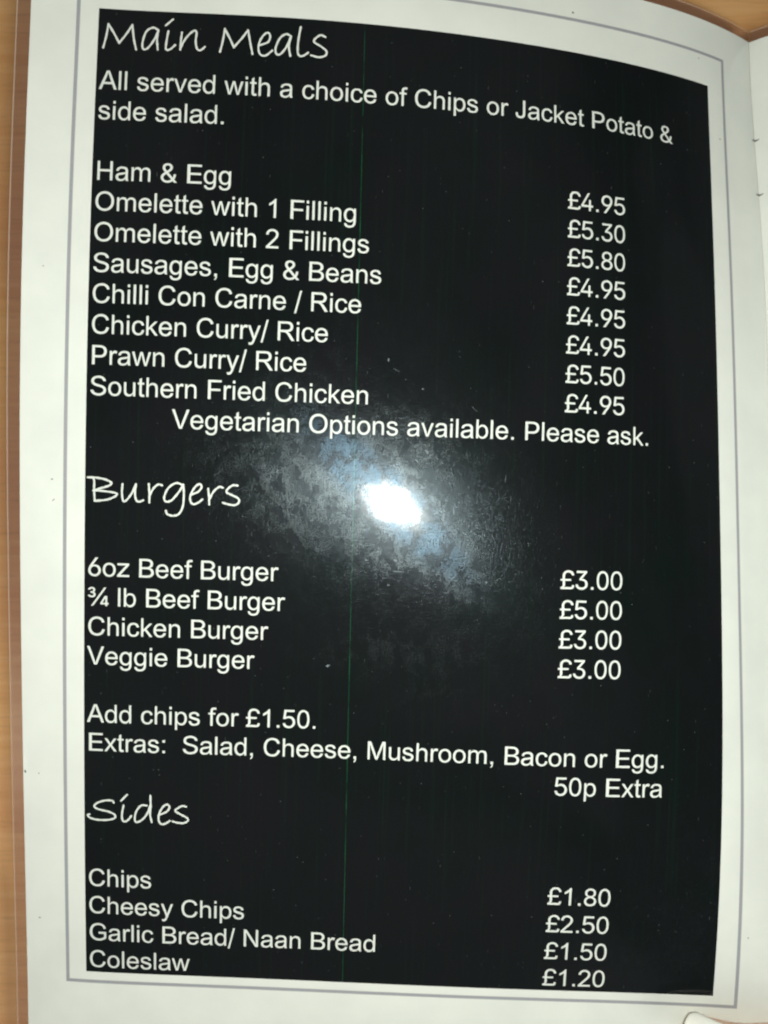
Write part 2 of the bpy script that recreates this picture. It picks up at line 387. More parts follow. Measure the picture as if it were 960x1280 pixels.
# ---- lettering -----------------------------------------------------------
ADV = dict(zip("ABCDEFGHIJKLMNOPQRSTUVWXYZ", [667,667,722,722,667,611,778,722,278,500,667,556,833,722,778,667,778,722,667,611,722,667,944,667,667,611]))
ADV.update(dict(zip("abcdefghijklmnopqrstuvwxyz", [556,556,500,556,556,278,556,556,222,222,500,222,833,556,556,556,556,333,500,278,556,500,722,500,500,500])))
ADV.update({c: 556 for c in "0123456789\u00a3"}); ADV.update({' ': 278, '.': 278, ',': 278, '/': 278, ':': 278, '&': 667, '\u00be': 834})
import re
from mathutils.geometry import delaunay_2d_cdt
GLYPHS = {
 '&': "M288 -10L217 -3L157 17L109 48L73 87L57 118L46 152L43 187L48 229L63 266L87 300L120 331L202 392L316 471L348 495L362 511L375 528L383 547L386 570L380 601L360 626L331 643L294 648L268 646L244 637L225 625L210 606L201 585L198 561L201 535L210 511L225 487L246 460L298 399L650 0L539 0L249 325L174 412L145 449L123 484L109 520L105 560L111 605L129 644L156 677L193 702L240 717L292 722L345 717L392 702L428 678L455 646L473 609L479 568L476 537L465 509L450 481L429 457L405 433L377 412L223 305L184 274L157 245L142 217L138 184L142 152L156 122L178 98L207 80L241 69L282 65L327 70L369 83L410 106L444 134L474 170L497 212L512 262L516 315L605 315L600 253L588 203L570 162L549 129L510 87L492 66L450 32L399 10L343 -4Z",
 ',': "M89 0V100H189V0Q189 -55 169 -89Q150 -123 108 -142L84 -104Q111 -92 124 -69Q137 -46 139 0Z",
 '.': "M91 0H191V100H91Z",
 '/': "M278 750L72 -107L0 -107L206 750Z",
 '0': "M276 -10L229 -4L186 10L149 34L116 68L90 108L69 159L54 218L45 284L42 357L45 430L54 497L69 556L90 606L118 648L149 681L187 706L229 720L276 726L321 720L364 706L401 681L434 648L460 606L481 556L496 497L505 430L508 357L505 284L496 218L481 159L460 108L434 68L401 34L364 10L323 -4ZM276 70L306 73L333 84L358 104L379 129L397 163L410 203L423 273L428 357L423 442L410 513L397 553L379 585L358 612L333 632L306 643L276 647L244 643L217 632L192 612L171 585L154 553L140 513L127 442L122 357L127 273L140 203L154 163L171 129L192 104L217 84L244 73Z",
 '1': "M373 0H285V560Q253 530 202 499Q150 469 109 454V539Q183 574 238 623Q294 673 317 719H373Z",
 '2': "M30 0L30 66L278 322L348 397L373 429L390 460L400 490L403 522L399 558L386 589L364 613L335 632L301 643L263 647L223 643L188 629L160 609L139 581L126 549L122 509L33 509L36 550L46 588L62 622L85 653L113 678L145 698L202 719L265 726L328 719L383 699L428 667L463 626L479 595L489 560L492 523L488 485L478 447L457 408L427 364L383 314L326 253L160 84L160 80L504 80L504 0Z",
 '3': "M277 -10L216 -4L162 14L115 42L77 80L60 111L47 146L42 186L130 186L138 151L153 122L177 100L206 83L241 73L279 70L318 75L354 86L384 104L409 131L422 163L427 204L423 242L410 276L387 305L354 329L310 343L254 349L195 349L195 421L372 630L372 636L77 636L77 716L486 716L486 648L268 391L268 407L317 408L360 402L399 388L433 369L461 343L484 312L500 279L511 243L514 204L510 163L500 127L483 93L461 63L433 38L400 17L363 3L322 -7Z",
 '4': "M13 148L13 222L288 716L373 716L105 234L105 229L508 229L508 148ZM334 0L334 170L334 205L334 447L415 447L415 0Z",
 '5': "M273 -10L211 -3L157 15L111 45L75 84L58 115L46 148L42 183L131 183L138 152L154 125L177 103L204 84L237 73L273 70L315 75L352 90L384 115L407 146L421 184L427 228L421 271L407 311L382 343L351 369L312 384L269 390L231 387L196 377L164 363L140 346L52 356L94 716L481 716L481 636L173 636L148 423L151 423L178 443L211 457L247 466L285 470L333 464L378 452L417 430L451 401L478 366L500 325L513 280L517 229L513 186L503 143L485 107L461 73L432 45L399 21L361 4L319 -6Z",
 '6': "M274 -10L231 -6L190 4L152 21L118 44L91 72L67 104L51 142L41 183L38 228L44 280L61 336L93 401L144 478L312 716L414 716L165 367L156 367L169 387L185 405L206 421L231 432L257 439L287 442L331 439L369 429L406 415L436 394L462 369L484 338L499 302L509 263L512 221L509 179L497 138L481 103L458 70L430 42L397 20L359 4L319 -6ZM274 68L315 73L352 89L381 111L403 142L417 180L422 221L417 263L403 300L381 331L352 353L315 369L274 373L233 369L198 354L168 331L146 301L131 264L127 222L131 180L146 143L168 111L198 89L233 73Z",
 '8': "M277 -10L212 -3L155 15L121 35L94 59L71 87L55 118L44 153L41 190L45 234L59 274L80 309L108 339L140 360L178 373L178 376L146 388L118 407L97 433L79 464L70 498L65 535L70 570L78 603L93 633L125 671L169 701L220 719L277 726L336 719L386 701L428 671L461 633L477 603L485 570L489 535L485 498L476 464L458 433L436 407L409 388L378 376L378 373L414 360L447 339L476 309L496 274L510 234L515 190L511 153L501 118L484 87L462 59L434 35L401 15L344 -3ZM277 69L321 73L357 84L387 104L409 128L423 159L428 196L423 232L408 266L385 293L355 314L318 326L277 331L237 326L200 314L170 293L147 266L132 232L127 196L132 159L146 128L167 104L197 84L235 73ZM277 408L313 411L343 422L368 440L387 464L400 494L404 529L400 561L389 591L370 615L344 632L313 643L277 647L242 643L211 632L186 615L167 591L155 561L151 529L155 494L167 464L186 440L212 422L243 411Z",
 '9': "M276 726L320 722L362 712L398 695L431 672L458 644L482 610L499 574L509 532L512 488L506 435L489 380L456 315L405 236L239 0L137 0L385 349L393 349L382 329L364 311L344 295L321 284L294 276L265 274L221 277L182 286L148 301L117 322L91 347L69 378L54 414L45 452L42 495L45 537L55 578L72 613L96 646L123 674L156 695L192 712L233 722ZM276 647L237 643L201 627L172 603L149 573L136 536L130 495L136 453L149 415L172 385L201 362L237 347L276 342L317 347L353 362L382 384L404 415L418 452L422 492L418 536L404 573L382 603L353 627L317 643Z",
 ':': "M90 419H190V519H90ZM90 0H190V100H90Z",
 'A': "M-1 0L276 716L388 716L668 0L566 0L405 425L370 523L322 672L342 672L294 522L261 425L102 0ZM140 200L140 280L529 280L529 200Z",
 'B': "M73 0L73 716L353 716L404 713L451 705L489 691L522 671L548 648L570 622L590 577L596 526L591 484L579 450L557 423L531 402L500 387L468 376L468 369L505 362L542 345L576 319L602 286L621 243L627 191L619 141L599 94L577 68L550 44L512 25L471 11L420 3L362 0ZM174 80L359 80L415 84L458 94L491 113L512 135L526 162L530 193L525 226L509 259L486 286L454 307L412 321L364 325L174 325ZM174 401L348 401L390 405L426 416L457 435L480 459L495 490L500 523L495 553L485 580L465 603L435 622L398 632L352 636L174 636Z",
 'C': "M588 251L683 227Q653 110 576 49Q498 -12 386 -12Q271 -12 198 35Q126 82 88 171Q50 260 50 363Q50 474 93 557Q135 641 214 684Q293 728 388 728Q495 728 568 673Q642 618 670 520L577 498Q552 576 504 611Q456 647 386 647Q304 647 248 607Q193 568 170 502Q148 435 148 364Q148 273 174 205Q201 137 257 103Q314 69 380 69Q460 69 516 115Q571 161 588 251Z",
 'E': "M79 0L79 716L616 716L616 636L191 636L191 402L587 402L587 322L191 322L191 80L621 80L621 0Z",
 'F': "M82 0L82 716L583 716L583 636L187 636L187 391L546 391L546 311L187 311L187 0Z",
 'G': "M412 281V365L716 365V99Q646 43 572 16Q497 -12 419 -12Q313 -12 227 33Q140 78 96 164Q52 250 52 355Q52 460 96 551Q140 641 222 685Q304 729 411 729Q489 729 552 703Q615 678 650 633Q686 588 704 516L618 492Q603 547 579 578Q556 610 512 628Q468 647 415 647Q351 647 304 628Q257 608 229 576Q200 545 184 507Q156 441 156 362Q156 266 189 202Q222 137 286 106Q349 74 420 74Q482 74 541 98Q601 122 631 149V281Z",
 'H': "M80 0L80 716L172 716L172 407L549 407L549 716L641 716L641 0L549 0L549 326L172 326L172 0Z",
 'J': "M29 203L114 215Q118 133 145 103Q172 73 220 73Q255 73 281 89Q306 105 316 132Q326 160 326 220V716H421V225Q421 135 399 85Q377 36 330 12Q283 -12 219 -12Q124 -12 74 42Q24 96 29 203Z",
 'M': "M74 0L74 716L198 716L367 263L380 224L396 173L412 118L427 69L407 69L422 117L438 170L454 222L468 263L635 716L759 716L759 0L673 0L673 409L673 460L674 519L675 581L677 643L685 643L665 575L643 511L623 453L608 409L454 0L379 0L222 409L207 452L189 508L167 574L144 643L154 643L155 585L156 523L158 461L158 409L158 0Z",
 'N': "M76 0L76 716L183 716L473 257L501 212L536 151L572 77L560 76L554 152L551 221L551 274L551 716L641 716L641 0L534 0L275 408L240 466L199 536L143 636L159 639L163 540L166 461L167 409L167 0Z",
 'O': "M392 -10L328 -4L269 10L215 35L168 69L127 111L93 162L68 221L54 286L48 357L54 429L68 495L93 553L127 603L168 646L215 681L269 705L328 720L392 726L455 720L514 705L569 681L616 646L657 603L690 553L714 495L729 429L734 357L729 286L714 221L690 162L657 111L616 69L569 35L514 10L455 -4ZM392 75L436 77L478 89L516 107L551 132L581 163L605 203L623 248L636 300L639 357L636 415L623 467L605 513L581 551L551 584L516 609L478 627L436 637L392 641L346 637L305 626L266 609L231 584L202 551L177 512L159 467L148 415L143 357L148 300L159 248L177 203L202 165L231 132L266 107L305 89L346 77Z",
 'P': "M77 0L77 716L351 716L409 712L461 702L503 685L541 663L571 636L594 605L616 550L624 490L616 428L594 373L571 342L541 314L503 291L461 274L409 264L351 262L154 262L154 340L348 340L405 346L448 360L481 383L505 414L519 449L522 490L519 529L505 565L481 595L448 618L403 632L347 636L179 636L179 0Z",
 'R': "M79 0V716H396Q492 716 542 697Q592 677 622 628Q651 579 651 520Q651 443 602 391Q552 338 449 324Q486 306 506 288Q548 250 585 192L710 0H591L496 149Q455 213 428 247Q401 281 379 295Q358 308 336 314Q320 317 283 317H173V0ZM173 400H377Q442 400 479 413Q515 427 534 456Q553 485 553 520Q553 570 517 603Q480 637 400 637H173Z",
 'S': "M334 -13L253 -6L185 13L144 32L112 56L85 84L65 117L51 153L45 193L148 193L157 155L177 124L207 100L244 83L287 73L334 69L385 73L430 84L469 104L497 129L516 160L524 196L517 226L502 252L477 271L446 288L409 301L367 312L272 336L211 356L160 378L120 407L90 440L73 480L67 523L70 563L82 598L102 630L129 658L162 681L200 701L266 719L339 726L413 719L477 701L531 670L572 632L592 601L604 567L609 532L510 532L502 565L483 592L455 615L421 632L381 641L336 646L287 641L245 630L211 612L186 588L169 560L165 529L171 495L190 470L216 449L249 433L315 412L396 392L471 371L508 354L544 335L575 309L600 279L615 241L620 196L617 158L606 122L586 90L561 60L528 35L488 15L443 0L392 -10Z",
 'V': "M279 0L4 716L104 716L262 290L296 193L344 44L325 44L372 194L405 290L559 716L659 716L388 0Z",
 'a': "M404 64Q356 23 311 5Q265 -12 213 -12Q128 -12 82 30Q36 72 36 136Q36 175 53 206Q71 238 100 257Q128 276 164 286Q190 293 243 299Q351 312 402 330Q403 348 403 353Q403 408 377 430Q343 460 276 460Q213 460 183 438Q153 417 138 361L52 373Q64 428 91 462Q118 495 169 513Q219 531 286 531Q352 531 394 516Q435 500 455 476Q474 452 482 416Q487 394 487 335V218Q487 95 492 63Q498 30 515 0H423Q409 27 404 64ZM397 260Q349 241 254 227Q200 219 177 209Q155 200 143 181Q131 162 131 139Q131 104 158 81Q184 58 234 58Q284 58 323 80Q363 102 381 140Q396 169 396 227Z",
 'b': "M301 -11L259 -7L225 5L199 23L179 42L152 81L144 81L144 0L65 0L65 716L147 716L147 437L152 437L178 474L198 493L223 511L258 522L301 526L341 523L379 512L414 494L443 468L469 438L490 401L505 357L514 311L517 259L514 207L505 159L490 115L470 78L445 47L414 22L380 4L343 -8ZM289 64L318 67L345 75L368 90L398 121L418 160L430 207L434 259L430 311L418 357L398 397L369 426L333 445L289 452L246 445L210 427L182 398L162 360L149 314L145 259L149 205L162 157L182 118L211 89L246 70Z",
 'c': "M404 190L491 179Q477 89 418 39Q360 -12 275 -12Q168 -12 103 58Q39 128 39 258Q39 342 66 405Q94 468 151 500Q208 531 275 531Q359 531 413 488Q467 446 482 367L396 354Q384 406 353 432Q322 459 278 459Q211 459 170 411Q129 363 129 260Q129 155 169 107Q209 60 274 60Q326 60 361 92Q395 124 404 190Z",
 'd': "M251 -11L210 -8L173 4L138 22L108 47L82 78L62 115L46 159L37 207L34 259L37 311L46 357L62 401L82 438L108 468L139 494L173 512L210 523L252 526L295 522L329 511L354 493L375 474L400 437L407 437L407 716L489 716L489 0L410 0L410 81L402 81L375 42L354 23L327 5L294 -7ZM264 64L306 70L342 89L371 118L391 157L404 205L408 259L404 314L392 360L371 398L342 427L307 445L264 452L233 449L206 441L183 426L155 397L134 357L122 311L117 259L122 207L135 160L155 121L183 90L206 75L233 67Z",
 'e': "M421 167L512 156Q490 76 432 32Q374 -12 283 -12Q169 -12 103 58Q36 128 36 255Q36 386 104 458Q171 531 278 531Q383 531 449 459Q515 388 515 259Q515 251 514 235H127Q132 150 175 105Q218 60 283 60Q331 60 365 85Q399 110 421 167ZM132 308H422Q416 374 389 406Q347 457 279 457Q219 457 177 417Q136 376 132 308Z",
 'f': "M87 0V450H9V519H87V574Q87 626 96 651Q109 685 140 706Q172 728 230 728Q267 728 312 719L299 642Q271 647 247 647Q206 647 189 630Q174 612 174 565V519H275V450H174V0Z",
 'g': "M50 -43L135 -56Q141 -95 165 -113Q197 -137 253 -137Q313 -137 346 -113Q378 -89 390 -46Q396 -20 396 64Q339 0 253 0Q147 0 89 77Q31 153 31 260Q31 334 58 396Q84 459 135 495Q186 531 255 531Q346 531 405 457V519H485V70Q485 -51 460 -101Q436 -152 382 -181Q329 -210 252 -210Q159 -210 103 -169Q47 -127 50 -43ZM122 269Q122 167 163 120Q203 73 264 73Q325 73 366 120Q407 167 407 266Q407 361 365 410Q323 458 263 458Q205 458 164 411Q122 363 122 269Z",
 'h': "M150 311L150 0L66 0L66 716L150 716L150 393L134 393L153 437L175 471L203 496L235 512L270 523L307 526L358 520L401 505L437 478L465 440L481 390L487 329L487 0L403 0L403 322L398 360L389 392L371 416L347 435L318 446L283 451L247 446L216 434L188 415L167 388L155 352Z",
 'i': "M66 0H154V519H66ZM66 615H154V716H66Z",
 'k': "M143 188L143 290L158 290L378 519L481 519L243 273L234 273ZM66 0L66 716L148 716L148 0ZM392 0L194 255L252 314L497 0Z",
 'l': "M64 0H152V716H64Z",
 'm': "M66 0L66 519L148 519L148 404L143 404L157 442L176 474L202 497L232 515L264 526L297 529L333 524L365 514L392 494L414 468L430 438L439 404L427 404L441 440L462 470L489 494L523 514L559 524L601 529L644 524L684 509L719 485L746 449L762 405L768 349L768 0L683 0L683 348L679 382L668 408L651 429L615 446L576 452L542 449L513 438L491 420L473 397L463 370L459 338L459 0L374 0L374 356L371 383L361 407L345 426L324 441L299 449L269 452L240 449L212 438L187 420L168 396L155 364L151 326L151 0Z",
 'n': "M150 311L150 0L66 0L66 519L148 519L148 393L134 393L153 437L175 471L203 496L235 512L270 523L307 526L358 520L401 505L437 478L465 440L481 390L487 329L487 0L403 0L403 322L398 360L389 392L371 416L347 435L318 446L283 451L247 446L216 434L188 415L167 388L155 352Z",
 'o': "M275 -11L229 -7L187 4L149 22L116 48L86 79L64 116L47 159L37 205L33 256L37 308L47 356L64 398L86 435L116 467L149 493L187 512L229 523L275 526L323 523L365 512L404 493L438 467L466 435L488 398L505 356L516 308L519 256L516 205L505 159L488 116L466 79L438 48L404 22L365 4L323 -7ZM275 63L309 67L338 75L364 90L394 122L415 160L428 207L432 256L428 307L415 353L394 393L364 425L338 440L309 449L275 452L243 449L214 440L188 425L159 393L137 353L124 307L120 256L124 207L137 160L159 122L188 90L214 75L243 67Z",
 'p': "M66 -197L66 519L145 519L145 437L153 437L178 474L198 493L224 511L259 522L302 526L342 523L379 512L414 494L443 468L469 438L490 401L505 357L514 311L517 259L514 207L505 159L490 115L470 78L445 47L414 22L380 4L343 -8L302 -11L260 -7L227 5L200 23L180 42L153 81L148 81L148 -197ZM289 64L319 67L346 75L368 90L398 121L418 160L430 207L434 259L430 311L418 357L398 397L370 426L334 445L289 452L247 445L211 427L182 398L162 360L150 314L146 259L150 205L162 157L182 118L212 89L247 70Z",
 'r': "M65 0V519H144V440Q174 495 200 513Q226 531 256 531Q301 531 346 502L316 420Q284 439 252 439Q223 439 200 422Q177 405 167 374Q153 328 153 272V0Z",
 's': "M31 155L118 169Q125 116 159 88Q192 60 252 60Q313 60 342 85Q371 110 371 143Q371 173 345 190Q327 202 255 220Q157 245 120 262Q82 280 63 312Q43 343 43 381Q43 416 59 445Q75 475 102 494Q123 509 158 520Q193 531 234 531Q295 531 340 513Q386 496 408 466Q430 436 438 385L352 374Q346 414 318 436Q290 459 239 459Q179 459 153 439Q127 419 127 392Q127 375 138 362Q149 348 171 338Q184 333 248 316Q342 291 380 275Q417 259 438 228Q459 198 459 152Q459 107 433 68Q407 29 358 8Q309 -12 248 -12Q146 -12 92 30Q39 73 31 155Z",
 't': "M258 79L271 1Q234 -7 204 -7Q156 -7 130 8Q103 23 93 48Q82 73 82 152V450H18V519H82V647L170 700V519H258V450H170V147Q170 110 174 99Q179 88 189 82Q200 76 219 76Q233 76 258 79Z",
 'u': "M243 -7L193 -1L150 15L113 42L85 81L69 130L63 190L63 519L148 519L148 197L151 160L162 129L180 103L204 84L234 73L269 68L305 73L337 85L364 105L385 133L399 167L403 210L403 519L488 519L488 0L406 0L406 126L418 126L400 82L376 48L348 23L316 7L281 -4Z",
 'v': "M208 0L12 519L102 519L211 212L240 119L266 29L236 29L262 119L290 212L398 519L487 519L292 0Z",
 'w': "M160 0L3 519L90 519L153 293L181 188L210 56L196 56L225 185L252 293L315 519L402 519L465 293L492 186L519 56L504 56L534 185L563 293L625 519L714 519L556 0L473 0L406 236L387 308L368 383L349 463L368 463L349 383L330 308L309 236L243 0Z",
 'x': "M8 0L223 299L223 234L19 519L121 519L189 419L235 346L275 282L229 282L268 346L288 382L312 419L383 519L483 519L278 231L278 293L492 0L390 0L310 116L265 186L226 249L272 249L233 186L190 116L109 0Z",
 'y': "M62 -200L52 -117Q81 -125 102 -125Q132 -125 149 -115Q167 -105 178 -88Q187 -74 205 -23Q207 -16 213 -2L16 519H111L219 218Q240 161 256 98Q271 158 292 216L403 519H491L294 -10Q262 -95 244 -127Q221 -171 190 -191Q160 -212 117 -212Q92 -212 62 -200Z",
 'z': "M20 0L20 63L346 438L346 442L29 442L29 519L468 519L468 453L149 82L149 77L477 77L477 0Z",
 '£': "M12 58L12 80L39 83L60 90L77 104L92 134L96 176L84 504L86 544L95 582L110 618L131 648L158 675L191 696L229 712L271 722L316 726L373 719L423 702L466 675L501 639L525 594L538 542L450 530L442 563L427 591L408 615L382 632L352 641L317 646L272 641L236 627L209 605L190 577L179 544L176 506L186 179L185 149L174 125L159 106L141 90L119 77L95 69L48 59ZM12 0L12 80L409 80L430 82L444 89L451 101L453 120L453 151L540 151L540 128L535 89L525 56L507 32L481 14L448 4L406 0ZM12 322L12 394L424 394L424 322Z",
 '¾': "M177 321L137 325L103 333L74 347L51 367L37 391L30 418L109 418L116 405L132 395L153 388L177 385L203 390L226 399L240 416L244 436L240 460L227 478L203 491L172 495L130 495L130 554L172 554L196 558L216 570L229 587L233 609L230 629L219 644L202 654L180 657L157 656L136 647L120 636L113 619L39 619L44 647L60 671L83 692L112 708L144 717L182 720L219 716L250 705L276 688L295 665L305 640L309 615L305 584L290 558L270 539L242 529L242 525L279 515L305 495L320 467L325 433L320 402L306 376L283 353L253 335L217 325ZM149 0L649 716L732 716L232 0ZM508 63L508 124L668 390L719 390L719 300L688 300L586 132L586 127L815 127L815 63ZM691 0L691 82L692 110L692 390L765 390L765 0Z",
}

def contours(path):
    out = []; cur = []; x = y = 0
    for cmd, args in re.findall(r'([MLHVQZ])([^MLHVQZ]*)', path):
        n = [float(k) for k in re.findall(r'-?\d+', args)]
        if cmd == 'M': cur = [(n[0], n[1])]; x, y = n
        elif cmd == 'L': x, y = n; cur.append((x, y))
        elif cmd == 'H': x = n[0]; cur.append((x, y))
        elif cmd == 'V': y = n[0]; cur.append((x, y))
        elif cmd == 'Q':
            for k in (1, 2, 3, 4):
                t = k / 4
                cur.append(((1-t)**2*x + 2*t*(1-t)*n[0] + t*t*n[2], (1-t)**2*y + 2*t*(1-t)*n[1] + t*t*n[3]))
            x, y = n[2], n[3]
        else:
            c = [p for i, p in enumerate(cur) if p != cur[i - 1]]
            out.append(c)
    return out

_g = {}
def glyph(ch):
    """letter outline filled by the non-zero winding rule, in em units"""
    if ch in _g: return _g[ch]
    cs = contours(GLYPHS[ch]); pts = []; ed = []
    for c in cs:
        n0 = len(pts); pts += c; ed += [(n0 + i, n0 + (i + 1) % len(c)) for i in range(len(c))]
    vo, _, fo, *_r = delaunay_2d_cdt([Vector(p) for p in pts], ed, [], 0, 1e-4)
    def wind(px, py):
        w = 0
        for c in cs:
            for i in range(len(c)):
                (x1, y1), (x2, y2) = c[i - 1], c[i]
                if (y1 <= py) != (y2 <= py):
                    if (x1 + (py - y1) * (x2 - x1) / (y2 - y1)) > px: w += 1 if y2 > y1 else -1
        return w
    keep = []
    for f in fo:
        cx = sum(vo[i].x for i in f) / len(f); cy = sum(vo[i].y for i in f) / len(f)
        if wind(cx, cy) != 0: keep.append(f)
    used = sorted({i for f in keep for i in f}); mp = {i: k for k, i in enumerate(used)}
    co = np.array([(vo[i].x, vo[i].y) for i in used]) / 1000
    _g[ch] = (co, [tuple(mp[i] for i in f) for f in keep])
    return _g[ch]

def text_line(name, txt, x0, base, label, em=EM, h=.12):
    V = []; F = []; n = 0; pen = x0
    for ch in txt:
        if ch != ' ':
            co, fs = glyph(ch)
            V.append(np.stack([pen + co[:, 0] * em, base - co[:, 1] * em], 1))
            F += [tuple(n + i for i in reversed(f)) for f in fs]; n += len(co)
        pen += ADV[ch] / 1000 * em
    V = np.vstack(V)
    P = surf(V[:, 0], V[:, 1], h)
    # faces towards the reader
    o = mesh_obj(name, P, F, M_TEXT, panel, V)
    me = o.data
    if sum(p.normal.z * p.area for p in me.polygons) < 0: me.flip_normals()
    o['label'] = label
    return o

XL = .82; YA, YB, YC = 21.99, 152.48, 241.21
lines = [(XL, YA, 0, 'All served with a choice of Chips or Jacket Potato &'), (XL, YA, 1, 'side salad.'), (XL, YA, 3, 'Ham & Egg'), (XL, YA, 4, 'Omelette with 1 Filling'),
 (XL, YA, 5, 'Omelette with 2 Fillings'), (XL, YA, 6, 'Sausages, Egg & Beans'), (XL, YA, 7, 'Chilli Con Carne / Rice'), (XL, YA, 8, 'Chicken Curry/ Rice'), (XL, YA, 9, 'Prawn Curry/ Rice'),
 (XL, YA, 10, 'Southern Fried Chicken'), (22.87, YA, 11, 'Vegetarian Options available. Please ask.'),
 (XL, YB, 0, '6oz Beef Burger'), (XL, YB, 1, '\u00be lb Beef Burger'), (XL, YB, 2, 'Chicken Burger'), (XL, YB, 3, 'Veggie Burger'), (XL, YB, 5, 'Add chips for \u00a31.50.'),
 (XL, YB, 6, 'Extras:  Salad, Cheese, Mushroom, Bacon or Egg.'), (129.70, YB, 7, '50p Extra'),
 (XL, YC, 0, 'Chips'), (XL, YC, 1, 'Cheesy Chips'), (XL, YC, 2, 'Garlic Bread/ Naan Bread'), (XL, YC, 3, 'Coleslaw')]
for x, y, k, t in lines:
    text_line('text_line', t, x, y + k * LEAD, 'white line of print reading ' + t.replace('\u00a3', '\u00a3'))
for y, k, t, dish in [(YA, 3, '4.95', 'ham and egg'), (YA, 4, '5.30', 'omelette with one filling'), (YA, 5, '5.80', 'omelette with two fillings'), (YA, 6, '4.95', 'sausages, egg and beans'), (YA, 7, '4.95', 'chilli con carne'),
                (YA, 8, '4.95', 'chicken curry'), (YA, 9, '5.50', 'prawn curry'), (YA, 10, '4.95', 'southern fried chicken'),
                (YB, 0, '3.00', 'beef burger of six ounces'), (YB, 1, '5.00', 'three quarter pound burger'), (YB, 2, '3.00', 'chicken burger'), (YB, 3, '3.00', 'veggie burger'),
                (YC, 0, '1.80', 'chips'), (YC, 1, '2.50', 'cheesy chips'), (YC, 2, '1.50', 'garlic bread'), (YC, 3, '1.20', 'coleslaw')]:
    text_line('price', '\u00a3' + t, 129.56, y + k * LEAD, 'price \u00a3%s of the %s' % (t, dish))

# ---- handwritten headings: pen strokes in page millimetres ------------------
def catmull(p, n=9):
    p = [np.array(q) for q in p]; P = [2 * p[0] - p[1]] + p + [2 * p[-1] - p[-2]]; out = []
    for i in range(1, len(P) - 2):
        for k in range(n):
            t = k / n
            out.append(.5 * ((2 * P[i]) + (-P[i-1] + P[i+1]) * t + (2*P[i-1] - 5*P[i] + 4*P[i+1] - P[i+2]) * t*t + (-P[i-1] + 3*P[i] - 3*P[i+1] + P[i+2]) * t**3))
    out.append(p[-1]); return np.array(out)

def ribbon(pts, w, h0, V, H, F):
    d = np.gradient(pts, axis=0); d /= np.maximum(np.linalg.norm(d, axis=1), 1e-6)[:, None]
    nn = np.stack([-d[:, 1], d[:, 0]], 1); n = len(pts)
    rw = w / 2 * (1 + .10 * np.sin(np.arange(n) * .9 + h0 * 70) + .06 * np.array([random.uniform(-1, 1) for _ in range(n)]))
    base = len(V)
    for i in range(n):
        hh = h0 + .03 * i / n
        V.append(pts[i] + nn[i] * rw[i]); V.append(pts[i] - nn[i] * rw[i]); H += [hh, hh]
    for i in range(n - 1):
        a = base + 2 * i; F.append((a, a + 1, a + 3, a + 2))
    for end, sgn in ((0, -1), (n - 1, 1)):
        c = len(V); hh = h0 + .03 * end / n + (.0 if end else 0)
        V.append(pts[end]); H.append(hh)
        a0 = math.atan2(nn[end][1], nn[end][0]); K = 8; prev = base + 2 * end
        for k in range(1, K):
            a = a0 - sgn * pi * k / K
            V.append(pts[end] + np.array([math.cos(a), math.sin(a)]) * rw[end]); H.append(hh)
            F.append((c, prev, len(V) - 1)); prev = len(V) - 1
        F.append((c, prev, base + 2 * end + 1))

